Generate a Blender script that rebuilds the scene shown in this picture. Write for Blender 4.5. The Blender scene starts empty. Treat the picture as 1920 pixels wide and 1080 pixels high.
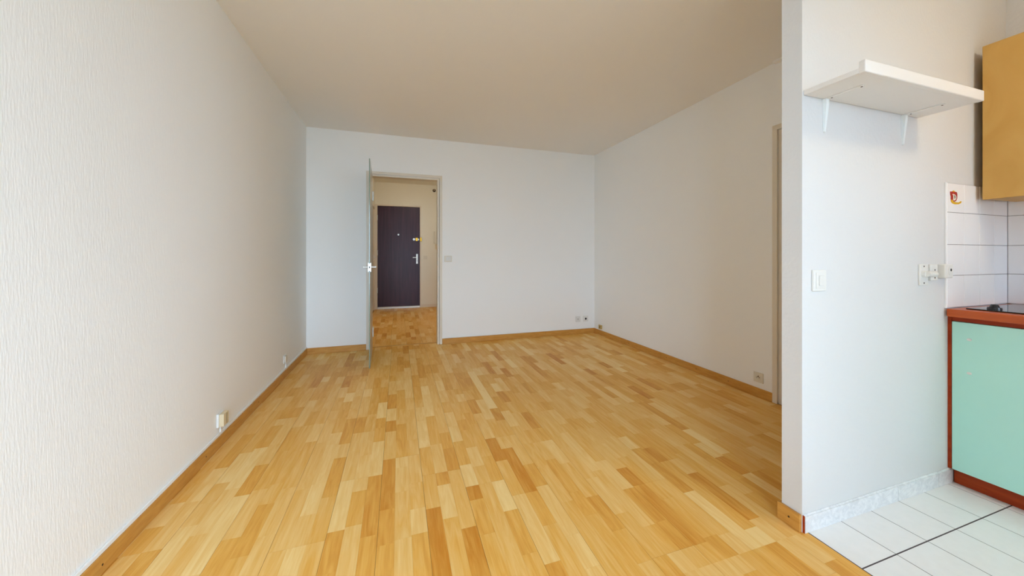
import bpy, bmesh, math, random
from mathutils import Vector, Matrix

random.seed(7)
S = bpy.context.scene
C = S.collection

# ------------------------------------------------------------------ camera
FPX, YAW, CY, HC = 658.57, math.radians(17.888), 480.68, 1.13
cam_d = bpy.data.cameras.new('camera')
cam_d.sensor_width = 36.0
cam_d.lens = FPX / 1920 * 36.0
cam_d.shift_y = -(540 - CY) / 1920
cam_d.clip_start = 0.02
cam = bpy.data.objects.new('camera', cam_d)
C.objects.link(cam)
cam.location = (0, 0, HC)
cam.rotation_euler = (math.pi / 2, 0, -YAW)
S.camera = cam

# ------------------------------------------------------------------ sky, portal, exposure
SKY = (0.60, 0.80, 1.04)
SKY_STRENGTH = 15.0
w = bpy.data.worlds.new('overcast_sky')
S.world = w
w.use_nodes = True
bg = w.node_tree.nodes['Background']
bg.inputs[0].default_value = (*SKY, 1)
bg.inputs[1].default_value = SKY_STRENGTH
S.view_settings.view_transform = 'Standard'
S.view_settings.look = 'None'
S.view_settings.exposure = 0.3
S.view_settings.gamma = 1.0
S.view_settings.use_curve_mapping = False
S.cycles.max_bounces = 10
S.cycles.diffuse_bounces = 8
S.cycles.glossy_bounces = 3
S.cycles.caustics_reflective = False
S.cycles.caustics_refractive = False
S.cycles.sample_clamp_indirect = 6.0

# ------------------------------------------------------------------ room dimensions (metres)
XL, XR, YB, H = -1.014, 2.764, 4.585, 2.625
YP, YP2, XE = 1.003, 1.083, 1.571        # kitchen partition: front, back, free end
XK = 3.175                                # kitchen side wall
YW = -1.60                                 # window wall behind the viewer
HX0, HX1, HY0, HY1, HH = -0.49, 1.25, 4.685, 8.026, 2.72   # entrance hall
WIN1 = (-0.95, 0.50, 0.02, 2.40)          # balcony window: x0, x1, z0, z1
WIN2 = (-1.52, -0.35, 0.45, 2.48)         # unseen side wall window added to light the left wall: y0, y1, z0, z1
WIN3 = (2.30, 2.95, 1.05, 2.00)           # unseen window added to light the kitchen end: x0, x1, z0, z1

def portal(a0, a1, z0, z1, side):
    l = bpy.data.lights.new('window_portal', 'AREA')
    l.shape = 'RECTANGLE'; l.size = a1 - a0; l.size_y = z1 - z0
    l.cycles.is_portal = True
    o = bpy.data.objects.new('window_portal', l); C.objects.link(o)
    if side == 'y':
        o.location = ((a0 + a1) / 2, YW - 0.16, (z0 + z1) / 2); o.rotation_euler = (math.pi / 2, 0, 0)
    else:
        o.location = (XK + 0.16, (a0 + a1) / 2, (z0 + z1) / 2); o.rotation_euler = (math.pi / 2, 0, math.pi / 2)
portal(*WIN1, 'y'); portal(*WIN2, 'x'); portal(*WIN3, 'y')

# ------------------------------------------------------------------ materials
def srgb(r, g, b):
    def f(c):
        c /= 255.0
        return c / 12.92 if c <= 0.04045 else ((c + 0.055) / 1.055) ** 2.4
    return (f(r), f(g), f(b), 1)

def mat(name, col, rough=0.5, metal=0.0, spec=0.5, bump=None, var=None, coat=0.0):
    """bump = (scale xyz, strength, distance); var = (scale xyz, amount) slight mottling of the paint itself"""
    m = bpy.data.materials.new(name); m.use_nodes = True
    nt = m.node_tree; b = nt.nodes['Principled BSDF']
    b.inputs['Base Color'].default_value = col
    b.inputs['Roughness'].default_value = rough
    b.inputs['Metallic'].default_value = metal
    b.inputs['Specular IOR Level'].default_value = spec
    b.inputs['Coat Weight'].default_value = coat
    b.inputs['Coat Roughness'].default_value = 0.15
    def noise(scale, detail=4):
        g = nt.nodes.new('ShaderNodeNewGeometry')
        mp = nt.nodes.new('ShaderNodeMapping'); mp.inputs['Scale'].default_value = scale
        n = nt.nodes.new('ShaderNodeTexNoise'); n.inputs['Scale'].default_value = 1.0
        n.inputs['Detail'].default_value = detail
        nt.links.new(g.outputs['Position'], mp.inputs['Vector'])
        nt.links.new(mp.outputs[0], n.inputs['Vector'])
        return n
    if bump:
        n = noise(bump[0]); bp = nt.nodes.new('ShaderNodeBump')
        bp.inputs['Strength'].default_value = bump[1]; bp.inputs['Distance'].default_value = bump[2]
        nt.links.new(n.outputs['Fac'], bp.inputs['Height'])
        nt.links.new(bp.outputs[0], b.inputs['Normal'])
    if var:
        n = noise(var[0], 6); r = nt.nodes.new('ShaderNodeValToRGB')
        a = var[1]
        r.color_ramp.elements[0].position = 0.3; r.color_ramp.elements[1].position = 0.7
        r.color_ramp.elements[0].color = (col[0] * (1 - a), col[1] * (1 - a), col[2] * (1 - a * 1.1), 1)
        r.color_ramp.elements[1].color = (min(1, col[0] * (1 + a)), min(1, col[1] * (1 + a)), min(1, col[2] * (1 + a)), 1)
        nt.links.new(n.outputs['Fac'], r.inputs['Fac'])
        nt.links.new(r.outputs[0], b.inputs['Base Color'])
    return m

def floor_mat():
    m = bpy.data.materials.new('beech_laminate'); m.use_nodes = True
    nt = m.node_tree; N = nt.nodes.new; L = nt.links.new
    b = nt.nodes['Principled BSDF']
    at = N('ShaderNodeAttribute'); at.attribute_name = 'tone'
    g = N('ShaderNodeNewGeometry')
    # every strip shows its own stretch of grain
    off = N('ShaderNodeMath'); off.operation = 'MULTIPLY'; off.inputs[1].default_value = 91.7
    L(at.outputs['Fac'], off.inputs[0])
    cmb = N('ShaderNodeCombineXYZ'); L(off.outputs[0], cmb.inputs[0]); L(off.outputs[0], cmb.inputs[1])
    add = N('ShaderNodeVectorMath'); add.operation = 'ADD'
    L(g.outputs['Position'], add.inputs[0]); L(cmb.outputs[0], add.inputs[1])
    def noise(sc, det, dist=0.0):
        mp = N('ShaderNodeMapping'); mp.inputs['Scale'].default_value = sc
        L(add.outputs[0], mp.inputs['Vector'])
        n = N('ShaderNodeTexNoise'); n.inputs['Scale'].default_value = 1; n.inputs['Detail'].default_value = det
        n.inputs['Distortion'].default_value = dist
        L(mp.outputs[0], n.inputs['Vector']); return n
    broad = noise((30, 3.2, 1), 3, 1.4)
    fine = noise((170, 6, 1), 4)
    # tone + grain -> ramp position
    def mad(a, k, c):
        x = N('ShaderNodeMath'); x.operation = 'MULTIPLY_ADD'; L(a, x.inputs[0]); x.inputs[1].default_value = k
        if isinstance(c, float): x.inputs[2].default_value = c
        else: L(c, x.inputs[2])
        return x.outputs[0]
    v = mad(at.outputs['Fac'], 0.84, -0.33)
    v = mad(broad.outputs['Fac'], 0.62, v)
    v = mad(fine.outputs['Fac'], 0.30, v)
    r = N('ShaderNodeValToRGB'); L(v, r.inputs['Fac'])
    e = r.color_ramp.elements
    e[0].position = 0.05; e[0].color = srgb(206, 134, 46)
    e[1].position = 0.95; e[1].color = srgb(246, 212, 144)
    k = e.new(0.45); k.color = srgb(231, 174, 84)
    L(r.outputs[0], b.inputs['Base Color'])
    b.inputs['Roughness'].default_value = 0.36
    b.inputs['Specular IOR Level'].default_value = 0.08
    return m

def wood_mat(name, c0, c1, scale, rough=0.4, dist=0.5, spec=0.5):
    m = bpy.data.materials.new(name); m.use_nodes = True
    nt = m.node_tree; N = nt.nodes.new; L = nt.links.new
    b = nt.nodes['Principled BSDF']; g = N('ShaderNodeNewGeometry')
    mp = N('ShaderNodeMapping'); mp.inputs['Scale'].default_value = scale; L(g.outputs['Position'], mp.inputs['Vector'])
    n = N('ShaderNodeTexNoise'); n.inputs['Scale'].default_value = 1; n.inputs['Detail'].default_value = 5
    n.inputs['Distortion'].default_value = dist; L(mp.outputs[0], n.inputs['Vector'])
    r = N('ShaderNodeValToRGB'); L(n.outputs['Fac'], r.inputs['Fac'])
    r.color_ramp.elements[0].position = 0.3; r.color_ramp.elements[1].position = 0.72
    r.color_ramp.elements[0].color = c0; r.color_ramp.elements[1].color = c1
    L(r.outputs[0], b.inputs['Base Color'])
    b.inputs['Roughness'].default_value = rough; b.inputs['Specular IOR Level'].default_value = spec
    return m

def thin_glass(name, tint):
    m = bpy.data.materials.new(name); m.use_nodes = True
    nt = m.node_tree; nt.nodes.clear(); N = nt.nodes.new; L = nt.links.new
    out = N('ShaderNodeOutputMaterial'); mx = N('ShaderNodeMixShader')
    t = N('ShaderNodeBsdfTransparent'); t.inputs[0].default_value = tint
    gl = N('ShaderNodeBsdfGlossy'); gl.inputs['Roughness'].default_value = 0.02
    fr = N('ShaderNodeFresnel'); fr.inputs[0].default_value = 1.5
    L(fr.outputs[0], mx.inputs[0]); L(t.outputs[0], mx.inputs[1]); L(gl.outputs[0], mx.inputs[2]); L(mx.outputs[0], out.inputs[0])
    return m

def frosted_glass(name):
    m = bpy.data.materials.new(name); m.use_nodes = True
    nt = m.node_tree; nt.nodes.clear(); N = nt.nodes.new; L = nt.links.new
    out = N('ShaderNodeOutputMaterial'); mx = N('ShaderNodeMixShader'); m2 = N('ShaderNodeMixShader')
    t = N('ShaderNodeBsdfTransparent'); t.inputs[0].default_value = (.80, .88, .84, 1)
    d = N('ShaderNodeBsdfTranslucent'); d.inputs[0].default_value = (.74, .80, .77, 1)
    df = N('ShaderNodeBsdfDiffuse'); df.inputs[0].default_value = (.62, .68, .65, 1)
    gl = N('ShaderNodeBsdfGlossy'); gl.inputs['Roughness'].default_value = 0.35
    fr = N('ShaderNodeFresnel'); fr.inputs[0].default_value = 1.25
    m3 = N('ShaderNodeMixShader'); m3.inputs[0].default_value = 0.45
    L(d.outputs[0], m3.inputs[1]); L(df.outputs[0], m3.inputs[2])
    m2.inputs[0].default_value = 0.62; L(t.outputs[0], m2.inputs[1]); L(m3.outputs[0], m2.inputs[2])
    L(fr.outputs[0], mx.inputs[0]); L(m2.outputs[0], mx.inputs[1]); L(gl.outputs[0], mx.inputs[2]); L(mx.outputs[0], out.inputs[0])
    return m

M = {}
M['wallpaper'] = mat('white_fibre_wallpaper', srgb(245, 244, 242), 0.75, spec=0.25, bump=((190, 190, 26), 0.25, 0.004))
M['plaster'] = mat('white_textured_plaster', srgb(219, 219, 219), 0.6, spec=0.3, bump=((75, 75, 60), 0.3, 0.004))
M['paint'] = mat('smooth_white_wall_paint', srgb(245, 245, 244), 0.7, spec=0.25, bump=((110, 110, 60), 0.12, 0.003))
M['ceiling'] = mat('white_ceiling_paint', srgb(244, 241, 237), 0.85, spec=0.2, bump=((60, 60, 60), 0.15, 0.003))
M['hall'] = mat('ivory_hall_paint', srgb(238, 234, 222), 0.7, spec=0.25)
M['casing'] = mat('cream_gloss_paint', srgb(226, 216, 200), 0.4)
M['trunking'] = mat('white_trunking_plastic', srgb(240, 240, 238), 0.6, spec=.2)
M['laminate'] = floor_mat()
M['underlay'] = mat('dark_board_joint', srgb(120, 76, 34), 0.8)
M['skirting'] = wood_mat('varnished_beech_skirting', srgb(192, 134, 58), srgb(210, 156, 78), (9, 9, 60), 0.38)
M['screw'] = mat('dark_screw_head', srgb(70, 52, 40), 0.4, 0.6)
M['joint'] = mat('grey_brown_grout', srgb(84, 76, 78), 0.9)
M['wall_joint'] = mat('grey_wall_grout', srgb(118, 110, 112), 0.9)
M['floor_tile'] = mat('white_floor_tile_glaze', srgb(240, 240, 240), 0.28, var=((30, 30, 30), 0.015))
M['wall_tile'] = mat('white_wall_tile_glaze', srgb(246, 246, 248), 0.22)
M['marble'] = wood_mat('grey_veined_plinth_glaze', srgb(214, 216, 220), srgb(240, 241, 243), (26, 26, 34), 0.3, 1.8)
M['white_plastic'] = mat('white_switch_plastic', srgb(228, 227, 223), 0.35)
M['grey_plastic'] = mat('aged_white_plastic', srgb(224, 218, 204), 0.4)
M['yellow_plastic'] = mat('yellowed_beige_plastic', srgb(222, 205, 170), 0.45)
M['ochre_plastic'] = mat('ochre_aged_plastic', srgb(196, 168, 104), 0.45)
M['socket_hole'] = mat('dark_socket_hole', srgb(34, 28, 26), 0.6)
M['shelf'] = mat('white_melamine', srgb(234, 231, 228), 0.4)
M['bracket'] = mat('white_lacquered_steel', srgb(234, 240, 242), 0.3)
M['mint'] = mat('mint_green_laminate', srgb(186, 238, 226), 0.32, var=((3, 3, 3), 0.02))
M['redwood'] = wood_mat('reddish_cherry_laminate', srgb(146, 46, 4), srgb(170, 64, 14), (14, 5, 40), 0.45, .5, .25)
M['worktop'] = wood_mat('cherry_worktop_laminate', srgb(178, 78, 30), srgb(196, 94, 40), (30, 5, 30), 0.34, .5, .35)
M['birch'] = wood_mat('ochre_birch_veneer', srgb(198, 154, 80), srgb(210, 168, 96), (5, 5, 3), 0.45, 1.2, .3)
M['hob'] = mat('black_ceramic_glass', srgb(14, 14, 16), 0.06, spec=0.6)
M['black'] = mat('black_knob_plastic', srgb(20, 20, 24), 0.25)
M['steel'] = mat('brushed_steel', srgb(206, 210, 212), 0.28, 1.0)
M['white_metal'] = mat('bright_white_metal', srgb(232, 236, 236), 0.3, 0.2)
M['brass'] = mat('polished_brass', srgb(186, 142, 52), 0.25, 1.0)
M['aubergine'] = wood_mat('aubergine_stained_door_veneer', srgb(54, 34, 50), srgb(74, 46, 62), (28, 28, 1.6), 0.36, .5, .3)
M['glass'] = frosted_glass('frosted_greenish_glass')
M['pane'] = thin_glass('window_glass', (0.97, 0.98, 0.98, 1))
M['glass_edge'] = mat('green_glass_edge', srgb(126, 150, 136), 0.15)
M['pvc'] = mat('white_window_frame', srgb(240, 240, 240), 0.35)
M['red'] = mat('dark_red_print', srgb(168, 28, 36), 0.4)
M['yellow'] = mat('yellow_print', srgb(226, 178, 28), 0.4)
M['print_white'] = mat('white_print', srgb(240, 232, 220), 0.4)
M['green_grey'] = mat('grey_green_print', srgb(112, 122, 104), 0.4)
M['bakelite'] = mat('dark_brown_bakelite', srgb(48, 30, 16), 0.35)
M['bulb'] = mat('pale_porcelain', srgb(196, 176, 140), 0.4)
M['ground'] = mat('outside_ground', srgb(140, 138, 130), 0.9)

# ------------------------------------------------------------------ helpers
def mesh_obj(name, bm, m, parent=None):
    me = bpy.data.meshes.new(name)
    bmesh.ops.recalc_face_normals(bm, faces=bm.faces)
    bm.to_mesh(me); bm.free()
    me.materials.append(M[m])
    o = bpy.data.objects.new(name, me); C.objects.link(o)
    if parent: o.parent = parent
    return o

def add_box(bm, x0, x1, y0, y1, z0, z1, bevel=0.0, seg=2):
    r = bmesh.ops.create_cube(bm, size=1)
    vs = r['verts']
    for v in vs:
        v.co = Vector(((x0 + x1) / 2 + v.co.x * (x1 - x0), (y0 + y1) / 2 + v.co.y * (y1 - y0), (z0 + z1) / 2 + v.co.z * (z1 - z0)))
    if bevel:
        es = {e for v in vs for e in v.link_edges}
        bmesh.ops.bevel(bm, geom=list(es), offset=bevel, segments=seg, affect='EDGES', profile=0.5)
    return bm

def box(name, x0, x1, y0, y1, z0, z1, m, parent=None, bevel=0.0, seg=2):
    return mesh_obj(name, add_box(bmesh.new(), x0, x1, y0, y1, z0, z1, bevel, seg), m, parent)

def boxes(name, lst, m, parent=None, bevel=0.0):
    bm = bmesh.new()
    for b in lst: add_box(bm, *b, bevel=bevel)
    return mesh_obj(name, bm, m, parent)

def add_cyl(bm, p, axis, r1, r2, length, seg=20):
    """cylinder/cone from point p along axis"""
    a = Vector(axis).normalized()
    rot = Vector((0, 0, 1)).rotation_difference(a).to_matrix().to_4x4()
    mtx = Matrix.Translation(Vector(p) + a * length / 2) @ rot
    bmesh.ops.create_cone(bm, cap_ends=True, segments=seg, radius1=r1, radius2=r2, depth=length, matrix=mtx)
    return bm

def cyl(name, p, axis, r1, r2, length, m, parent=None, seg=20, bevel=0.0):
    bm = add_cyl(bmesh.new(), p, axis, r1, r2, length, seg)
    if bevel:
        es = [e for e in bm.edges if len(e.link_faces) == 2 and e.calc_face_angle(0) > 0.9]
        bmesh.ops.bevel(bm, geom=es, offset=bevel, segments=2, affect='EDGES')
    return mesh_obj(name, bm, m, parent)

def prism(name, pts, axis, a0, a1, m, parent=None):
    """extrude a 2-D outline: axis 'y' -> pts are (x, z); axis 'x' -> pts are (y, z); axis 'z' -> pts are (x, y)"""
    bm = bmesh.new()
    def P(p, a):
        return {'y': (p[0], a, p[1]), 'x': (a, p[0], p[1]), 'z': (p[0], p[1], a)}[axis]
    A = [bm.verts.new(P(p, a0)) for p in pts]; B = [bm.verts.new(P(p, a1)) for p in pts]
    bm.faces.new(A); bm.faces.new(B[::-1])
    n = len(pts)
    for i in range(n): bm.faces.new((A[i], A[(i + 1) % n], B[(i + 1) % n], B[i]))
    return mesh_obj(name, bm, m, parent)

def empty(name, loc=(0, 0, 0), rz=0.0):
    o = bpy.data.objects.new(name, None); C.objects.link(o)
    o.location = loc; o.rotation_euler = (0, 0, rz); o.empty_display_size = 0.05
    return o

def tag(o, label, cat=None, group=None, kind=None):
    o['label'] = label
    if cat: o['category'] = cat
    if group: o['group'] = group
    if kind: o['kind'] = kind
    return o

def struct(o, label):
    o['kind'] = 'structure'; o['label'] = label
    return o

# ================================================================== THE SETTING
T = 0.15
struct(box('wall_left', XL - T, XL, YW, YB, 0, H, 'wallpaper'), 'long white wall with vertical fibre wallpaper on the left')
struct(box('ceiling', XL - T, XK + T, YW - T, YB + 0.1, H, H + 0.15, 'ceiling'), 'plain white ceiling over the living room')
# back wall with the doorway (opening -0.339..0.500)
OX0, OX1, OZ = -0.340, 0.501, 2.128
struct(boxes('wall_back', [(XL - T, OX0, YB, HY0, 0, H), (OX1, XR + T, YB, HY0, 0, H), (OX0, OX1, YB, HY0, OZ, H)], 'paint'),
       'white end wall with the doorway to the hall')
# right wall with the side door opening
DY0, DY1, DZ = 1.14, 1.935, 2.10
struct(boxes('wall_right', [(XR, XR + T, DY1, YB, 0, H), (XR, XR + T, YP2, DY0, 0, H), (XR, XR + T, DY0, DY1, DZ, H)], 'paint'),
       'grey-white right wall behind the kitchen partition')
struct(box('wall_partition', XE, XK + T, YP, YP2, 0, H, 'plaster'), 'thin white textured partition between kitchen and living room')
a, b, c, d = WIN1; e, f, g, h = WIN2; k0, k1, k2, k3 = WIN3
struct(boxes('wall_kitchen', [(XK, XK + T, YW, e, 0, H), (XK, XK + T, f, YP, 0, H), (XK, XK + T, e, f, 0, g), (XK, XK + T, e, f, h, H)], 'plaster'),
       'white kitchen side wall behind the worktop')
struct(boxes('wall_window', [(XL - T, a, YW - T, YW, 0, H), (a, b, YW - T, YW, 0, c), (a, b, YW - T, YW, d, H), (b, k0, YW - T, YW, 0, H),
       (k0, k1, YW - T, YW, 0, k2), (k0, k1, YW - T, YW, k3, H), (k1, XK + T, YW - T, YW, 0, H)], 'paint'),
       'window wall behind the viewer')
struct(box('trim_ceiling', XR - 0.035, XR, YP2, 1.948, H - 0.016, H, 'ceiling'), 'small ceiling drop above the side door')

# windows behind and beside the viewer, two of them added for light
def window(name, a0, a1, z0, z1, n, label, side):
    if side == 'y': root = empty(name, ((a0 + a1) / 2, YW - 0.08, z0))
    else: root = empty(name, (XK + 0.08, (a0 + a1) / 2, z0), math.pi / 2)
    struct(root, label)
    hw, hh = (a1 - a0) / 2, z1 - z0
    def add(nm, x0, x1, y0, y1, q0, q1, m): return box(nm, x0, x1, y0, y1, q0, q1, m, root)
    add('window_frame', -hw, -hw + .05, -.03, .03, 0, hh, 'pvc'); add('window_frame', hw - .05, hw, -.03, .03, 0, hh, 'pvc')
    add('window_frame', -hw + .05, hw - .05, -.03, .03, 0, .07, 'pvc'); add('window_frame', -hw + .05, hw - .05, -.03, .03, hh - .06, hh, 'pvc')
    wp = (2 * hw - .1) / n
    for i in range(1, n): add('mullion', -hw + .05 + wp * i - .035, -hw + .05 + wp * i + .035, -.03, .03, .07, hh - .06, 'pvc')
    for i in range(n):
        l = -hw + .05 + wp * i + (0 if i == 0 else .035); r = -hw + .05 + wp * (i + 1) - (0 if i == n - 1 else .035)
        add('pane', l, r, -.003, .003, .07, hh - .06, 'pane')
window('window_1', *WIN1, 2, 'white framed balcony window behind the viewer', 'y')
window('added_window_side', *WIN2, 1, 'unseen white framed window added beside the viewer to light the left wall', 'x')
window('added_window_kitchen', *WIN3, 1, 'unseen white framed window added behind the viewer to light the kitchen', 'y')
struct(box('ground', -70, 70, -70, 70, -6.2, -6.0, 'ground'), 'unseen ground plane added outside to dim light from below')  # added so less cool sky light reaches the ceiling from below

# hall beyond the doorway
struct(boxes('wall_hall_left', [(HX0 - T, HX0, HY0, 7.05, 0, HH), (HX0 - T, HX0, 7.93, HY1, 0, HH), (HX0 - T, HX0, 7.05, 7.93, 2.16, HH)], 'hall'),
       'ivory hall wall left of the entrance door')
struct(box('wall_hall_right', HX1, HX1 + T, HY0, HY1, 0, HH, 'hall'), 'ivory hall wall on the right')
EX0, EX1, EZ = -0.455, 0.470, 2.235
struct(boxes('wall_hall_back', [(HX0 - T, EX0, HY1, HY1 + T, 0, HH), (EX1, HX1 + T, HY1, HY1 + T, 0, HH), (EX0, EX1, HY1, HY1 + T, EZ, HH)], 'hall'),
       'ivory wall around the dark entrance door')
struct(box('ceiling_hall', HX0 - T, HX1 + T, HY0, HY1 + T, HH, HH + .1, 'hall'), 'hall ceiling seen through the doorway')
struct(box('wall_above_hall', HX0 - T, HX1 + T, HY0 - .002, HY0, H, HH, 'hall'), 'hall side of the wall above the doorway')

# ------------------------------------------------------------------ laminate floor, strip by strip
floor = struct(boxes('floor', [(XL, XE + 0.03, YW, YP2, -0.12, -0.0022), (XL, XR, YP2, HY0, -0.12, -0.0022), (HX0 - T, HX1, HY0, HY1 + T + .06, -0.12, -0.0022), (XR, XR + T + .06, YP2, 2.05, -0.12, -0.0022),
                               (XE + .03, XK, YW, YP2, -0.12, -0.0122)], 'underlay'),
               'orange-yellow beech strip laminate floor')
FX = XE + 0.021                     # edge between laminate and kitchen tiles

def project(x, y):
    s, c_ = math.sin(YAW), math.cos(YAW)
    z = x * s + y * c_
    if z < 0.05: return None
    return 960 + FPX * (x * c_ - y * s) / z, CY + FPX * HC / z

strips = []      # x0, x1, y0, y1, tone
SW, BL = 0.0655, 1.285
def lay(xa, xb, ya, yb, seed, ox=0.0):
    R = random.Random(seed)
    nb = 0
    x = xa - ox
    while x < xb - 0.002:
        # one board = three strips
        yo = ya - R.random() * BL
        while yo < yb:
            for k in range(3):
                sx0, sx1 = x + k * SW, x + (k + 1) * SW
                y = yo
                while y < yo + BL - 0.001:
                    ln = R.choice((0.15, 0.19, 0.23, 0.27, 0.31, 0.36, 0.42)) * R.uniform(.92, 1.08)
                    if yo + BL - (y + ln) < 0.10: ln = yo + BL - y
                    t = min(1, max(0, R.gauss(0.5, 0.19)))
                    gx0 = 0.0006 if k == 0 else 0.0001; gx1 = 0.0006 if k == 2 else 0.0001
                    gy0 = 0.0004 if y == yo else 0.0001; gy1 = 0.0004 if y + ln > yo + BL - .001 else 0.0001
                    q = (max(sx0 + gx0, xa), min(sx1 - gx1, xb), max(y + gy0, ya), min(y + ln - gy1, yb), t)
                    if q[1] - q[0] > 0.004 and q[3] - q[2] > 0.004: strips.append(q)
                    y += ln
            yo += BL
        x += 3 * SW
lay(XL, FX, YW, YP - 0.0, 3, 0.05)
# the field beyond the partition continues the same courses
n0 = len(strips)
lay(XL, XR, YP, HY0 - 0.02, 11, 0.05)
lay(HX0, HX1, HY0 + 0.012, HY1, 23)

def area_px(q):
    pts = [project(q[0], q[2]), project(q[1], q[2]), project(q[1], q[3]), project(q[0], q[3])]
    if any(p is None for p in pts): return 0
    cx = sum(p[0] for p in pts) / 4; cy = sum(p[1] for p in pts) / 4
    if not (-20 < cx < 1940 and cy < 1100): return 0
    if q[0] + q[1] > 2 * XE and (q[2] + q[3]) / 2 < YP2 : return 0
    # hidden behind the partition
    mx, my = (q[0] + q[1]) / 2, (q[2] + q[3]) / 2
    if my > YP2 and mx / my > XE / YP2: return 0
    A = 0
    for i in range(4):
        x1, y1 = pts[i]; x2, y2 = pts[(i + 1) % 4]; A += x1 * y2 - x2 * y1
    return abs(A) / 2

def strip_geo(x0, x1, y0, y1, ox=0, oy=0):
    z0, z1 = -0.008 + 0.0058, 0.0
    x0 -= ox; x1 -= ox; y0 -= oy; y1 -= oy
    v = [(x0, y0, z0), (x1, y0, z0), (x1, y1, z0), (x0, y1, z0), (x0, y0, z1), (x1, y0, z1), (x1, y1, z1), (x0, y1, z1)]
    f_ = [(4, 5, 6, 7), (0, 1, 5, 4), (1, 2, 6, 5), (2, 3, 7, 6), (3, 0, 4, 7)]
    return v, f_

order = sorted(range(len(strips)), key=lambda i: -area_px(strips[i]))
single = set(order[:300])
V, F, TN = [], [], []
for i, q in enumerate(strips):
    if i in single:
        ox, oy = (q[0] + q[1]) / 2, (q[2] + q[3]) / 2
        v, f_ = strip_geo(*q[:4], ox, oy)
        me = bpy.data.meshes.new('plank'); me.from_pydata(v, [], f_)
        at = me.attributes.new('tone', 'FLOAT', 'FACE')
        for k in range(5): at.data[k].value = q[4]
        me.materials.append(M['laminate'])
        o = bpy.data.objects.new('plank', me); C.objects.link(o)
        o.location = (ox, oy, 0); o.parent = floor
    else:
        v, f_ = strip_geo(*q[:4]); n = len(V)
        V += v; F += [tuple(n + k for k in ff) for ff in f_]; TN += [q[4]] * 5
me = bpy.data.meshes.new('planks'); me.from_pydata(V, [], F)
at = me.attributes.new('tone', 'FLOAT', 'FACE'); at.data.foreach_set('value', TN)
me.materials.append(M['laminate'])
o = bpy.data.objects.new('far_planks', me); C.objects.link(o); o.parent = floor; o['kind'] = 'stuff'
struct(prism('trim_threshold', [(HY0 - .020, 0), (HY0 + .012, 0), (HY0 + .006, .004), (HY0 - .014, .004)], 'x', OX0 + .028, OX1 - .028, 'skirting'),
       'thin wooden joint strip across the doorway floor')

# ------------------------------------------------------------------ kitchen floor tiles
ft = struct(box('floor_kitchen', FX + .001, XK, YW, YP, -0.012, -0.0007, 'joint'), 'white square floor tiles with dark joints in the kitchen')
xs = [FX + .004, 1.797, 1.997, 2.197, 2.397, 2.597, 2.797, 2.997, XK]
ys = [YP]; y = 0.820
while y > YW: ys.append(y); y -= 0.2
ys.append(YW)
tile_meshes = {}
for i in range(len(xs) - 1):
    for j in range(len(ys) - 1):
        x0, x1 = xs[i] + .0018, xs[i + 1] - .0018
        y1, y0 = ys[j] - (.0025 if j else .002), ys[j + 1] + .0025
        key = (round(x1 - x0, 4), round(y1 - y0, 4))
        if key[1] < 0.02: continue
        if key not in tile_meshes:
            o = box('tile', -key[0] / 2, key[0] / 2, -key[1] / 2, key[1] / 2, -0.0007, 0.0, 'floor_tile')
            tile_meshes[key] = o.data
        else:
            o = bpy.data.objects.new('tile', tile_meshes[key]); C.objects.link(o)
        o.location = ((x0 + x1) / 2, (y0 + y1) / 2, 0); o.parent = ft

# ------------------------------------------------------------------ wall tiles
TX = [2.590, 2.745, 2.890, 3.032, XK - .006]
TZ = [0.873, 1.034, 1.189, 1.350, 1.496]
wt = struct(box('wall_tiling', 2.5925, XK - .0001, YP - .0045, YP - .0001, TZ[0], TZ[-1], 'wall_joint'), 'white tiled splashback on the partition above the worktop end')
for i in range(4):
    for j in range(4):
        x0 = TX[i] + (.0013 if i else .0028); x1 = TX[i + 1] - .0013
        o = box('tile', x0, x1, YP - .0075, YP - .0042, TZ[j] + .001, TZ[j + 1] - .001, 'wall_tile', wt, bevel=.0012, seg=1)
box('edge_trim', 2.5845, 2.5922, YP - .0078, YP - .0001, TZ[0], TZ[-1] + .002, 'wall_tile', wt, .0015, 1)
wk = struct(box('wall_tiling_side', XK - .0045, XK - .0001, -0.25, YP - .0078, TZ[0], TZ[-1], 'wall_joint'), 'white tiled splashback behind the hob')
shared = {}
for k in range(8):
    for j in range(4):
        y1 = YP - .0085 - k * .154; y0 = y1 - .1522
        key = j
        if key not in shared:
            o = box('tile', -.0016, .0016, -.0761, .0761, TZ[j] + .001, TZ[j + 1] - .001, 'wall_tile', None, bevel=.0012, seg=1); shared[key] = o.data
        else:
            o = bpy.data.objects.new('tile', shared[key]); C.objects.link(o)
        o.location = (XK - .0059, (y0 + y1) / 2, 0); o.parent = wk

# ------------------------------------------------------------------ baseboards
BT, BH = 0.012, 0.07
def board_x(parent, x0, x1, y_wall, sgn):      # along x, standing out towards -y
    return box('board', x0, x1, y_wall - BT, y_wall - .0002, 0.0004, BH, 'skirting', parent, .0018, 1)
def screw(parent, p, axis):
    return cyl('screw', p, axis, .0042, .0036, .0012, 'screw', parent, 10)
bl = struct(empty('baseboard_left', (0, 0, 0)), 'long varnished beech skirting under the left wall')
for y0, y1 in ((YW, 0.62), (0.621, 3.02), (3.021, YB - BT - .001)):
    box('board', XL + .0002, XL + BT, y0, y1, 0.0004, BH, 'skirting', bl, .0018, 1)
for y in (1.636, 2.343, 3.1, 3.9): screw(bl, (XL + BT - .0004, y, .034), (1, 0, 0))
bb = struct(empty('baseboard_back', (0, 0, 0)), 'varnished beech skirting under the end wall')
for x0, x1 in ((XL + .0005, -.374), (.535, 1.975), (1.976, XR - .0005)): board_x(bb, x0, x1, YB, -1)
br = struct(empty('baseboard_right', (0, 0, 0)), 'varnished beech skirting under the right wall')
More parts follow.
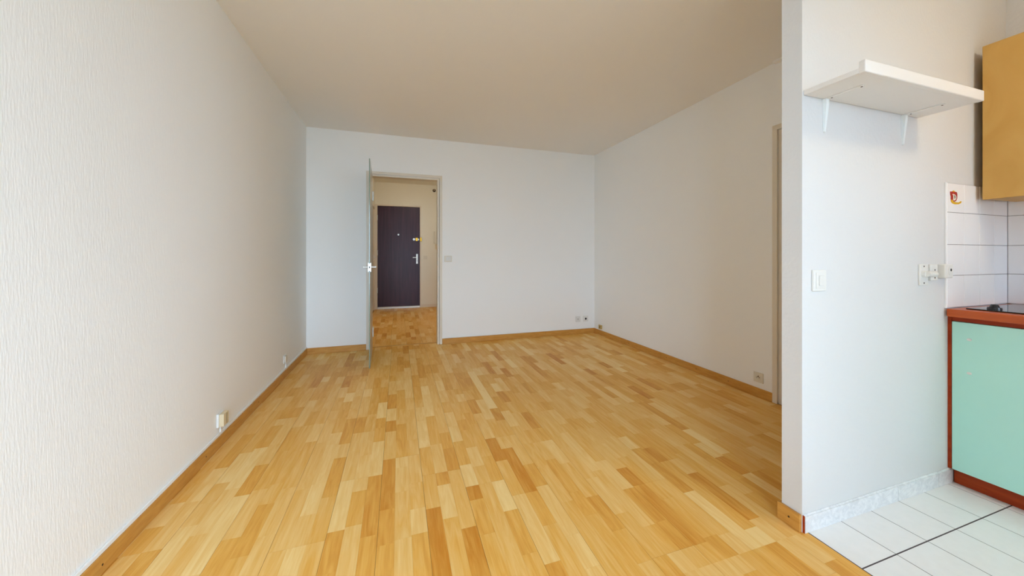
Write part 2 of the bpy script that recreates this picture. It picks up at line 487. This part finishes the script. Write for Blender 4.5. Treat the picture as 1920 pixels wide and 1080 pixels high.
for y0, y1 in ((1.971, 3.187), (3.188, YB - BT - .001)):
    box('board', XR - BT, XR - .0002, y0, y1, 0.0004, BH, 'skirting', br, .0018, 1)
for y in (2.35, 2.70, 3.10, 3.75): screw(br, (XR - BT + .0004, y, .036), (-1, 0, 0))
be = struct(empty('baseboard_partition', (0, 0, 0)), 'short beech skirting around the free end of the partition')
box('board', XE - BT, XE - .0002, YP + .001, YP2 + BT, 0.0004, BH + .002, 'skirting', be, .0018, 1)
box('board', XE + .0004, XR - .001, YP2 + .0002, YP2 + BT, 0.0004, BH, 'skirting', be, .0018, 1)
screw(be, (XE - BT + .0004, 1.047, .037), (-1, 0, 0))
# white trunking on top of the skirtings
struct(box('trim_trunking_left', XL + .0002, XL + .0095, YW, YB - BT, BH + .0005, BH + .018, 'trunking', None, .002, 1), 'white cable trunking above the left skirting')
struct(box('trim_trunking_back', .560, XR - .013, YB - .007, YB - .0002, BH + .0005, BH + .014, 'trunking', None, .002, 1), 'white cable trunking above the end wall skirting')

# tiled plinth on the partition
tp = struct(empty('baseboard_kitchen', (0, 0, 0)), 'grey veined tile plinth along the kitchen partition')
for x0, x1 in ((XE + .0060, 2.192), (2.1945, 2.518), (2.5205, 2.640)):
    bm = add_box(bmesh.new(), x0, x1, YP - .0085, YP - .0003, .0004, .073)
    es = [e_ for e_ in bm.edges if all(v.co.z > .07 and v.co.y < YP - .008 for v in e_.verts)]
    bmesh.ops.bevel(bm, geom=es, offset=.006, segments=3, affect='EDGES')
    mesh_obj('plinth_tile', bm, 'marble', tp)
box('end_strip', XE + .0022, XE + .0052, YP - .007, YP - .0003, .0004, .07, 'redwood', tp)

# ------------------------------------------------------------------ doorway frame and glass door
tr = struct(empty('trim_doorway', (0, 0, 0)), 'cream painted door frame of the hall doorway')
cy0, cy1 = YB - .012, HY0 + .012
def frame_x(root, x0, x1, top, wcas, wjam, ya, yb, m='casing', stop=True):
    """x0/x1 outer edges of the casings"""
    box('casing', x0, x0 + wcas, ya, YB - .0002, 0.0005, top - wcas, m, root, .002, 1)
    box('casing', x1 - wcas, x1, ya, YB - .0002, 0.0005, top - wcas, m, root, .002, 1)
    box('casing', x0, x1, ya, YB - .0002, top - wcas, top, m, root, .002, 1)
    box('jamb', x0 + wcas + .003, x0 + wcas + wjam, YB - .004, yb, 0.0005, top - wcas + .001 - wjam, m, root, .0015, 1)
    box('jamb', x1 - wcas - wjam, x1 - wcas - .003, YB - .004, yb, 0.0005, top - wcas + .001 - wjam, m, root, .0015, 1)
    box('head', x0 + wcas + .003, x1 - wcas - .003, YB - .004, yb, top - wcas - wjam + .002, top - wcas - .004, m, root, .0015, 1)
frame_x(tr, -.373, .534, 2.165, .034, .027, cy0, HY0 - .002)

gd = empty('door_1', (-.3035, YB - .016, .006), math.atan2(.026, .78))
struct(gd, 'frosted glass door standing open edge-on into the living room'); gd['category'] = 'door'
# local frame: leaf runs along -y from the hinge, thickness along x
gp = box('glass_pane', -.004, .004, -.780, -.002, .0, 2.106, 'glass', gd)
box('glass_edge', -.0041, .0041, -.7812, -.7802, .0, 2.106, 'glass_edge', gp)
for z in (1.79, .16):
    hg = box('hinge', -.016, .016, -.055, .004, z, z + .11, 'white_metal', gd, .002, 1)
    cyl('hinge_pin', (.0, .010, z - .005), (0, 0, 1), .008, .008, .12, 'white_metal', hg, 12)
bm = bmesh.new()      # notched patch lock, seen from its edge
zc = 1.014
pts = [(-.015, -.046), (-.008, -.046), (-.005, -.034), (.005, -.034), (.008, -.046), (.015, -.046),
       (.015, .046), (.008, .046), (.005, .036), (-.005, .036), (-.008, .046), (-.015, .046)]
lk = prism('lock_case', [(p[0], p[1] + zc) for p in pts], 'y', -.792, -.700, 'white_metal', gd)
box('latch', -.005, .005, -.7945, -.7915, zc - .009, zc + .009, 'socket_hole', lk)
for s in (1, -1):
    bm = bmesh.new()
    add_cyl(bm, (s * .015, -.742, zc + .001), (s, 0, 0), .009, .009, .045, 16)
    add_box(bm, *sorted((s * .050, s * .062)), -.752, -.640, zc - .008, zc + .010, bevel=.004)
    mesh_obj('handle', bm, 'white_metal', gd)

# ------------------------------------------------------------------ entrance door at the end of the hall
te = struct(empty('trim_entrance', (0, 0, 0)), 'cream frame around the dark entrance door')
box('jamb', -.487, -.430, HY1 - .02, HY1 + .04, .0005, 2.245, 'casing', te, .003, 1)
box('jamb', .448, .474, HY1 - .02, HY1 + .04, .0005, 2.245, 'casing', te, .003, 1)
box('head', -.429, .447, HY1 - .02, HY1 + .04, 2.213, 2.245, 'casing', te, .003, 1)
ed = struct(empty('door_2', (0, HY1, 0)), 'dark aubergine entrance door at the end of the hall'); ed['category'] = 'door'
def ec(name, bx, m, parent=None, bev=0.0):
    o = box(name, bx[0], bx[1], bx[2] - HY1 if parent is None or True else 0, bx[3] - HY1, bx[4], bx[5], m, parent or ed, bev, 1); return o
leaf = ec('door_leaf', (-.4285, .4465, HY1 + .0, HY1 + .045, .045, 2.2115), 'aubergine', None, .002)
cyl('peephole', (-.005, .0, 1.602), (0, -1, 0), .019, .016, .008, 'white_metal', ed, 16)
ec('threshold_bar', (-.4285, .4465, HY1 - .03, HY1 + .04, .0008, .043), 'white_metal', None, .004)
lock = ec('rim_lock', (.355, .402, HY1 - .032, HY1 + .0, 1.467, 1.540), 'brass', None, .003)
ec('lock_strike', (.4475, .487, HY1 - .036, HY1 - .0205, 1.460, 1.548), 'brass', None, .003)
cyl('lock_knob', (.322, .0, 1.503), (0, -1, 0), .025, .027, .038, 'white_metal', ed, 20, .004)
ec('lock_bolt', (.404, .432, HY1 - .024, HY1 - .0, 1.482, 1.522), 'white_metal', None, .003)
hp = ec('handle_plate', (.366, .406, HY1 - .008, HY1, .965, 1.183), 'white_metal', None, .003)
bm = add_cyl(bmesh.new(), (.386, -.008, 1.105), (0, -1, 0), .009, .009, .045, 14)
add_box(bm, .292, .394, -.060, -.046, 1.097, 1.113, bevel=.004)
mesh_obj('lever', bm, 'white_metal', hp)
cyl('keyhole', (.386, -.008, 1.03), (0, -1, 0), .007, .007, .002, 'socket_hole', hp, 12)
for z in (.35, 1.15, 1.9): cyl('hinge', (-.432, -.026, z), (0, 0, 1), .008, .008, .11, 'white_metal', ed, 12)
# side door in the hall's left wall
t3 = struct(empty('trim_hall_door', (0, 0, 0)), 'cream frame of the door in the left hall wall')
box('jamb', HX0 - .05, HX0 + .012, 7.90, 7.965, .0005, 2.19, 'casing', t3, .003, 1)
box('jamb', HX0 - .05, HX0 + .012, 7.015, 7.08, .0005, 2.19, 'casing', t3, .003, 1)
box('head', HX0 - .05, HX0 + .012, 7.081, 7.899, 2.125, 2.19, 'casing', t3, .003, 1)
d3 = struct(empty('door_3', (HX0, 7.49, 0)), 'cream door in the left hall wall'); d3['category'] = 'door'
box('door_leaf', -.045, -.008, -.408, .408, .008, 2.123, 'casing', d3, .002, 1)
hp = box('handle_plate', -.008, -.002, .318, .352, 1.02, 1.17, 'white_metal', d3, .002, 1)
bm = add_cyl(bmesh.new(), (-.002, .335, 1.115), (1, 0, 0), .008, .008, .045, 12); add_box(bm, .035, .049, .225, .343, 1.107, 1.123, bevel=.004)
mesh_obj('lever', bm, 'white_metal', hp)
struct(box('light_block_entrance', EX0 - .1, EX1 + .1, HY1 + T + .001, HY1 + T + .06, 0, 2.4, 'hall'), 'unseen slab blocking light behind the entrance door')  # unseen slab, closes the entrance door gaps against outside light
struct(box('light_block_hall_door', HX0 - T - .06, HX0 - T - .001, 6.95, 8.03, 0, 2.4, 'hall'), 'unseen slab blocking light behind the left hall door')  # added out of sight so no daylight leaks past this door
struct(box('light_block_side_door', XR + T + .001, XR + T + .06, YP2 + .001, 2.05, 0, 2.3, 'hall'), 'unseen slab blocking light behind the side door')  # unseen blocker, keeps daylight from showing under the side door
# hall skirting
hb = struct(empty('baseboard_hall', (0, 0, 0)), 'pale painted skirting beside the entrance door')
box('board', .476, HX1 - .001, HY1 - .012, HY1 - .0002, .0004, .068, 'casing', hb, .002, 1)
box('board', HX1 - .012, HX1 - .0002, HY0 + .001, HY1 - .013, .0004, .068, 'casing', hb, .002, 1)
box('board', HX0 + .0002, HX0 + .012, HY0 + .001, 7.013, .0004, .068, 'casing', hb, .002, 1)

# ------------------------------------------------------------------ side door in the right wall
ts = struct(empty('trim_side_door', (0, 0, 0)), 'beige door frame half hidden behind the partition')
box('casing', XR - .014, XR - .0002, 1.932, 1.969, .0005, 2.10, 'casing', ts, .002, 1)
box('casing', XR - .014, XR - .0002, 1.112, 1.147, .0005, 2.10, 'casing', ts, .002, 1)
box('casing', XR - .014, XR - .0002, 1.112, 1.969, 2.1005, 2.137, 'casing', ts, .002, 1)
box('jamb', XR + .004, XR + .10, 1.905, 1.9345, .0005, 2.098, 'casing', ts, .002, 1)
box('jamb', XR + .004, XR + .10, 1.1405, 1.17, .0005, 2.098, 'casing', ts, .002, 1)
d4 = struct(empty('door_4', (XR + .03, 1.5375, 0)), 'cream side door in the right wall'); d4['category'] = 'door'
box('door_leaf', .0, .04, -.3665, .3665, .008, 2.097, 'casing', d4, .002, 1)
hp = box('handle_plate', -.006, -.0002, -.32, -.285, .95, 1.15, 'white_metal', d4, .002, 1)
bm = add_cyl(bmesh.new(), (-.006, -.30, 1.08), (-1, 0, 0), .008, .008, .04, 12); add_box(bm, -.052, -.040, -.31, -.2, 1.072, 1.088, bevel=.004)
mesh_obj('lever', bm, 'white_metal', hp)

# ================================================================== KITCHEN
# base cabinet: doors face -x
KY0 = -0.20
bc = tag(empty('base_cabinet', (2.9, .4, 0)), 'mint green fronted base cabinet with reddish wood frame under the worktop', 'cabinet')
def kc(name, x0, x1, y0, y1, z0, z1, m, parent=None, bev=0.0, seg=1):
    p = parent or bc
    o = box(name, x0 - 2.9, x1 - 2.9, y0 - .4, y1 - .4, z0, z1, m, p, bev, seg); return o
kc('body', 2.632, XK - .012, KY0, YP - .010, .076, .833, 'redwood')
kc('kickboard', 2.646, 2.660, KY0, YP - .0095, .001, .0755, 'redwood')
kc('filler_strip', 2.6135, 2.6315, .9895, YP - .0005, .076, .833, 'redwood')
kc('top_rail', 2.616, 2.6315, KY0, .989, .8115, .833, 'redwood')
for y0, y1 in ((.402, .988), (-.19, .398)):
    dd = kc('door', 2.611, 2.631, y0, y1, .077, .809, 'mint', None, .0015)
    for z in (.729, .567):
        if y0 > .3:
            bm = bmesh.new(); bmesh.ops.create_uvsphere(bm, u_segments=14, v_segments=8, radius=1)
            for v in bm.verts: v.co = Vector((2.611 - 2.9 + v.co.x * .0035, .932 - .4 + v.co.y * .0085, z + v.co.z * .0065))
            sc = mesh_obj('screw_cap', bm, 'white_plastic', dd)
wtop = tag(box('worktop', 2.580, XK - .0085, KY0, YP - .0085, .8335, .871, 'worktop', None, .004, 2), 'reddish cherry laminate worktop carrying the black hob', 'worktop')
hob = tag(empty('hob', (2.9, .65, .871)), 'black ceramic glass hob with a round control knob', 'hob')
box('glass_plate', 2.645 - 2.9, 3.115 - 2.9, .37 - .65, .955 - .65, .0003, .0062, 'hob', hob, .0015, 1)
bm = add_cyl(bmesh.new(), (2.722 - 2.9, .893 - .65, .0063), (0, 0, 1), .023, .022, .008, 24)
kn = mesh_obj('knob', bm, 'black', hob)
bm = add_cyl(bmesh.new(), (2.722 - 2.9, .893 - .65, .0138), (0, 0, 1), .0165, .011, .014, 24); mesh_obj('knob_grip', bm, 'black', kn)
bm = add_cyl(bmesh.new(), (2.722 - 2.9, .60 - .65, .0063), (0, 0, 1), .023, .022, .008, 24)
kn = mesh_obj('knob', bm, 'black', hob)
bm = add_cyl(bmesh.new(), (2.722 - 2.9, .60 - .65, .0138), (0, 0, 1), .0165, .011, .014, 24); mesh_obj('knob_grip', bm, 'black', kn)

# wall cabinet
wc = tag(empty('wall_cabinet', (3.0, .6, 1.42)), 'ochre birch veneer wall cabinet above the hob', 'cabinet')
def wcx(name, x0, x1, y0, y1, z0, z1, m, parent=None, bev=0.0):
    return box(name, x0 - 3.0, x1 - 3.0, y0 - .6, y1 - .6, z0 - 1.42, z1 - 1.42, m, parent or wc, bev, 1)
wcx('body', 2.865, XK - .009, -.2, .970, 1.424, 2.2, 'birch', None, .001)
wcx('door', 2.845, 2.8645, .387, .972, 1.420, 2.204, 'birch', None, .0015)
wcx('door', 2.845, 2.8645, -.2, .383, 1.420, 2.204, 'birch', None, .0015)
wcx('hanging_rail', 3.13, XK - .009, .9705, .9945, 1.52, 2.19, 'birch', None, .001)

# white shelf with raised front lip on two brackets
sh = tag(empty('wall_shelf', (1.97, YP, 1.79)), 'white shelf with a raised front lip on two small brackets', 'shelf')
def sx(name, x0, x1, y0, y1, z0, z1, m, parent=None, bev=0.0, seg=2):
    return box(name, x0 - 1.97, x1 - 1.97, y0 - YP, y1 - YP, z0 - 1.79, z1 - 1.79, m, parent or sh, bev, seg)
sx('board', 1.578, 2.361, YP - .182, YP - .0015, 1.790, 1.809, 'shelf', None, .001, 1)
sx('front_lip', 1.578, 2.361, YP - .202, YP - .1815, 1.788, 1.833, 'shelf', None, .004, 3)
for bx_ in (1.700, 2.240):
    X = bx_ - 1.97
    # wall arm tapering downwards, rounded elbow, arm under the board
    bm = bmesh.new()
    prof = [(-.0085, -.002), (-.0085, -.022), (-.0045, -.135), (0, -.141), (.0045, -.135), (.0085, -.022), (.0085, -.002)]
    A = [bm.verts.new((X + p[0], -.0005, p[1])) for p in prof]
    def yy(z): return -.016 if z > -.03 else -.006
    B = [bm.verts.new((X + p[0], yy(p[1]), p[1])) for p in prof]
    bm.faces.new(A); bm.faces.new(B[::-1])
    for i in range(len(prof)): bm.faces.new((A[i], A[(i + 1) % 7], B[(i + 1) % 7], B[i]))
    br_ = mesh_obj('bracket', bm, 'bracket', sh)
    box('bracket_arm', X - .006, X + .006, -.135, -.0005, -.0055, -.0001, 'shelf', br_, .0015, 1)
    cyl('screw', (X, -.128, -.0056), (0, 0, -1), .0035, .003, .0012, 'screw', br_, 10)
    cyl('screw', (X, -.03, -.0056), (0, 0, -1), .0035, .003, .0012, 'screw', br_, 10)

# ================================================================== SWITCHES, SOCKETS, SMALL FITTINGS
def on_partition(name, x, z, label, cat):
    return tag(empty(name, (x, YP - .0003, z)), label, cat)
ls = on_partition('light_switch', 1.664, 1.03, 'white rocker light switch on the kitchen partition under the shelf', 'switch')
box('plate', -.039, .039, -.009, 0, -.0445, .0445, 'white_plastic', ls, .003)
fr_ = box('surround', -.026, .026, -.012, -.0088, -.033, .033, 'white_plastic', ls, .0015)
box('rocker', -.013, .013, -.0165, -.0118, -.021, .021, 'white_plastic', ls, .003)

c1 = on_partition('cable_outlet_plate', 2.403, 1.042, 'white square cable outlet plate with a protruding round stub', 'socket')
box('plate', -.038, .030, -.007, 0, -.0505, .0505, 'white_plastic', c1, .002)
for z in (.040, -.040): cyl('screw', (-.006, -.0068, z), (0, -1, 0), .0038, .003, .0015, 'screw', c1, 10)
bm = add_cyl(bmesh.new(), (-.014, -.007, .004), (0, -1, 0), .016, .015, .012, 20)
add_cyl(bm, (-.020, -.021, .004), (1, 0, -.02), .0135, .0150, .064, 20)
mesh_obj('stub', bm, 'white_plastic', c1)
c2 = on_partition('blank_plate', 2.470, 1.052, 'small white screwed cover plate between the stub plate and the socket', 'socket')
box('plate', -.030, .030, -.012, 0, -.040, .040, 'white_plastic', c2, .003)
for z in (.012, -.026): cyl('screw', (.004, -.0118, z), (0, -1, 0), .0035, .003, .0015, 'screw', c2, 10)
c3 = on_partition('power_socket', 2.556, 1.058, 'white surface mounted power socket at the edge of the tiles', 'socket')
box('body', -.042, .026, -.032, 0, -.034, .034, 'white_plastic', c3, .005)
cyl('socket_ring', (.0, -.0318, .002), (0, -1, 0), .022, .0215, .0016, 'white_plastic', c3, 24)
cyl('socket_hole', (.0, -.0335, .006), (0, -1, 0), .0065, .0065, .0006, 'socket_hole', c3, 14)

# sticker with a white letter D on a red block and a yellow tail
st = tag(empty('letter_sticker', (2.665, YP - .0076, 1.425)), 'small red and yellow sticker with a white letter D on the top left tile', 'sticker')
def sp(p): return (2.611 + (p[0] - 365) / 300 * .109 - 2.665, 1.457 - (p[1] - 375) / 345 * .066 - 1.425)
def flat(name, pts, lv, m): return prism(name, [sp(p) for p in pts], 'y', -.0002 - lv * .0003, -.0005 - lv * .0003, m, st)
flat('yellow_tip', [(430, 420), (435, 372), (462, 356), (490, 372), (500, 420)], 0, 'yellow')
flat('red_block', [(372, 395), (440, 388), (462, 402), (490, 388), (540, 395), (552, 450), (548, 560), (520, 630), (470, 655), (440, 640), (390, 600), (392, 520), (376, 470)], 1, 'red')
flat('yellow_tail', [(385, 620), (410, 605), (440, 615), (455, 650), (520, 665), (590, 660), (625, 625), (660, 628), (640, 672), (580, 710), (480, 720), (430, 700), (400, 668)], 2, 'yellow')
flat('letter_stroke', [(420, 465), (445, 450), (490, 465), (520, 510), (522, 560), (500, 605), (470, 622), (440, 612), (448, 560), (446, 490)], 3, 'print_white')
flat('letter_counter', [(462, 478), (490, 492), (502, 530), (492, 570), (474, 575), (470, 530)], 4, 'green_grey')

# living room fittings
sw = tag(empty('light_switch', (.6105, YB - .0003, 1.097)), 'white light switch beside the hall doorway', 'switch')
box('plate', -.048, .048, -.009, 0, -.040, .040, 'grey_plastic', sw, .004)
box('rocker', -.030, .010, -.013, -.0088, -.026, .026, 'white_plastic', sw, .003)
box('rocker', .013, .034, -.012, -.0088, -.026, .026, 'white_plastic', sw, .003)
for x, lab, r in ((2.490, 'flat white wall socket left of the pair near the room corner', .006), (2.617, 'flat white wall socket nearest the room corner', .016)):
    so = tag(empty('wall_socket', (x, YB - .0003, .215)), lab, 'socket')
    box('plate', -.040, .040, -.008, 0, -.042, .042, 'white_plastic', so, .003)
    cyl('socket_ring', (0, -.0079, 0), (0, -1, 0), .023, .022, .002, 'white_plastic', so, 24)
    cyl('socket_hole', (-.002, -.0098, .0), (0, -1, 0), r, r, .0006, 'socket_hole', so, 16)
ps = tag(empty('telephone_socket', (XR - .0003, 4.405, .085)), 'small yellowed socket on the right skirting at the room corner', 'socket')
box('body', -.022, 0, -.033, .033, .004, .062, 'ochre_plastic', ps, .004)
box('slot', -.0228, -.0218, -.006, .004, .014, .050, 'socket_hole', ps)
so = tag(empty('power_socket', (XR - .0003, 2.083, .155)), 'square white power socket beside the side door frame', 'socket')
box('plate', -.009, 0, -.040, .040, -.040, .040, 'grey_plastic', so, .003)
bm = bmesh.new()
n = 28
ri, ro, zz0, zz1 = .0175, .0215, -.0125, -.0088
vs = []
for k in range(n):
    t = 2 * math.pi * k / n
    vs.append([bm.verts.new((xx, rr * math.cos(t), rr * math.sin(t))) for xx, rr in ((zz1, ro), (zz0, ro), (zz0, ri), (zz1, ri))])
for k in range(n):
    for q in range(4): bm.faces.new((vs[k][q], vs[(k + 1) % n][q], vs[(k + 1) % n][(q + 1) % 4], vs[k][(q + 1) % 4]))
mesh_obj('socket_ring', bm, 'grey_plastic', so)
cyl('recess', (-.0088, 0, 0), (-1, 0, 0), .0174, .0174, .0006, 'grey_plastic', so, 28)
for yv, zv in ((.0085, .0), (-.0085, .0)): cyl('socket_hole', (-.0093, yv, zv), (-1, 0, 0), .0036, .0036, .0006, 'socket_hole', so, 12)
cyl('earth_pin', (-.0093, -.003, .010), (-1, 0, 0), .0045, .004, .006, 'screw', so, 12)

# telephone boxes on the left wall
t1 = tag(empty('telephone_socket', (XL + .0003, 2.515, .125)), 'beige telephone socket box with a short white cable on the left wall', 'socket')
box('back_plate', 0, .013, -.034, .034, .0, .080, 'white_plastic', t1, .003)
bd = box('body', .0128, .036, -.030, .032, .004, .077, 'yellow_plastic', t1, .003)
box('groove', .0355, .0366, .006, .010, .008, .072, 'socket_hole', bd)
box('groove', .0355, .0366, .020, .023, .008, .072, 'ochre_plastic', bd)
bm = add_cyl(bmesh.new(), (.012, -.012, -.012), (0, 0, 1), .003, .003, .013, 10)
add_cyl(bm, (.012, -.012, -.032), (0, 0, 1), .0055, .0055, .021, 12)
mesh_obj('cable', bm, 'white_plastic', t1)
t2 = tag(empty('telephone_socket', (XL + .0003, 3.770, .135)), 'slim white telephone socket with a cable near the far end of the left wall', 'socket')
box('back_plate', 0, .007, -.036, .036, .0, .076, 'white_plastic', t2, .002)
box('body', .0068, .017, -.020, .026, .010, .066, 'grey_plastic', t2, .002)
bm = add_cyl(bmesh.new(), (.009, .004, -.020), (0, 0, 1), .004, .004, .021, 10)
add_cyl(bm, (.009, .004, -.044), (0, 0, 1), .0075, .006, .026, 12)
mesh_obj('cable', bm, 'white_plastic', t2)

# hall fittings
ic = tag(empty('intercom', (.788, HY1 - .0003, 1.42)), 'ivory intercom handset on the hall wall', 'intercom')
box('base', -.045, .045, -.03, 0, .0, .27, 'hall', ic, .006)
bm = add_box(bmesh.new(), -.040, -.004, -.055, -.0302, .0, .27, bevel=.008); mesh_obj('handset', bm, 'grey_plastic', ic)
jb = tag(empty('junction_box', (.812, HY1 - .0003, 1.29)), 'small beige box under the intercom handset', 'box')
box('body', -.028, .028, -.028, 0, .0, .11, 'yellow_plastic', jb, .004)
box('cover', -.022, .022, -.033, -.0278, .010, .100, 'yellow_plastic', jb, .002)
hs = tag(empty('light_switch', (.565, HY1 - .0003, 1.105)), 'ivory light switch beside the dark entrance door', 'switch')
box('plate', -.040, .040, -.009, 0, -.040, .040, 'grey_plastic', hs, .003)
box('rocker', -.02, .02, -.013, -.0088, -.026, .026, 'grey_plastic', hs, .003)
lh = tag(empty('lamp_holder', (.757, HY1 - .0003, 2.603)), 'round dark brown lamp holder high on the hall wall', 'lamp holder')
cyl('ring', (0, 0, 0), (0, -1, 0), .036, .030, .035, 'bakelite', lh, 24, .004)
cyl('core', (-.002, -.035, .006), (0, -1, 0), .014, .012, .004, 'bulb', lh, 16)

# ceiling lamps out of view
def ceiling_lamp(loc, label, power, col, r=.12):
    t = tag(empty('ceiling_lamp', loc), label, 'lamp')
    cyl('base', (0, 0, -.002), (0, 0, -1), r * .9, r * .9, .02, 'white_plastic', t, 28)
    m = bpy.data.materials.new('warm_lamp_shade'); m.use_nodes = True
    b = m.node_tree.nodes['Principled BSDF']
    b.inputs['Emission Color'].default_value = (*col, 1); b.inputs['Emission Strength'].default_value = power
    M['shade_%g' % power] = m
    bm = bmesh.new(); bmesh.ops.create_uvsphere(bm, u_segments=24, v_segments=14, radius=r)
    bmesh.ops.bisect_plane(bm, geom=bm.verts[:] + bm.edges[:] + bm.faces[:], plane_co=(0, 0, 0), plane_no=(0, 0, 1), clear_outer=True)
    for v in bm.verts: v.co = Vector((v.co.x, v.co.y, v.co.z * .6 - .0225))
    o = mesh_obj('shade', bm, 'shade_%g' % power, t)
ceiling_lamp((2.35, -.15, H), 'round glowing ceiling lamp over the kitchen', 44.0, (1.0, .80, .50))
ceiling_lamp((.40, 6.4, HH), 'round glowing ceiling lamp added unseen to brighten the hall', 42.0, (1.0, .95, .84))  # unseen lamp added to lift the brightness of the hall
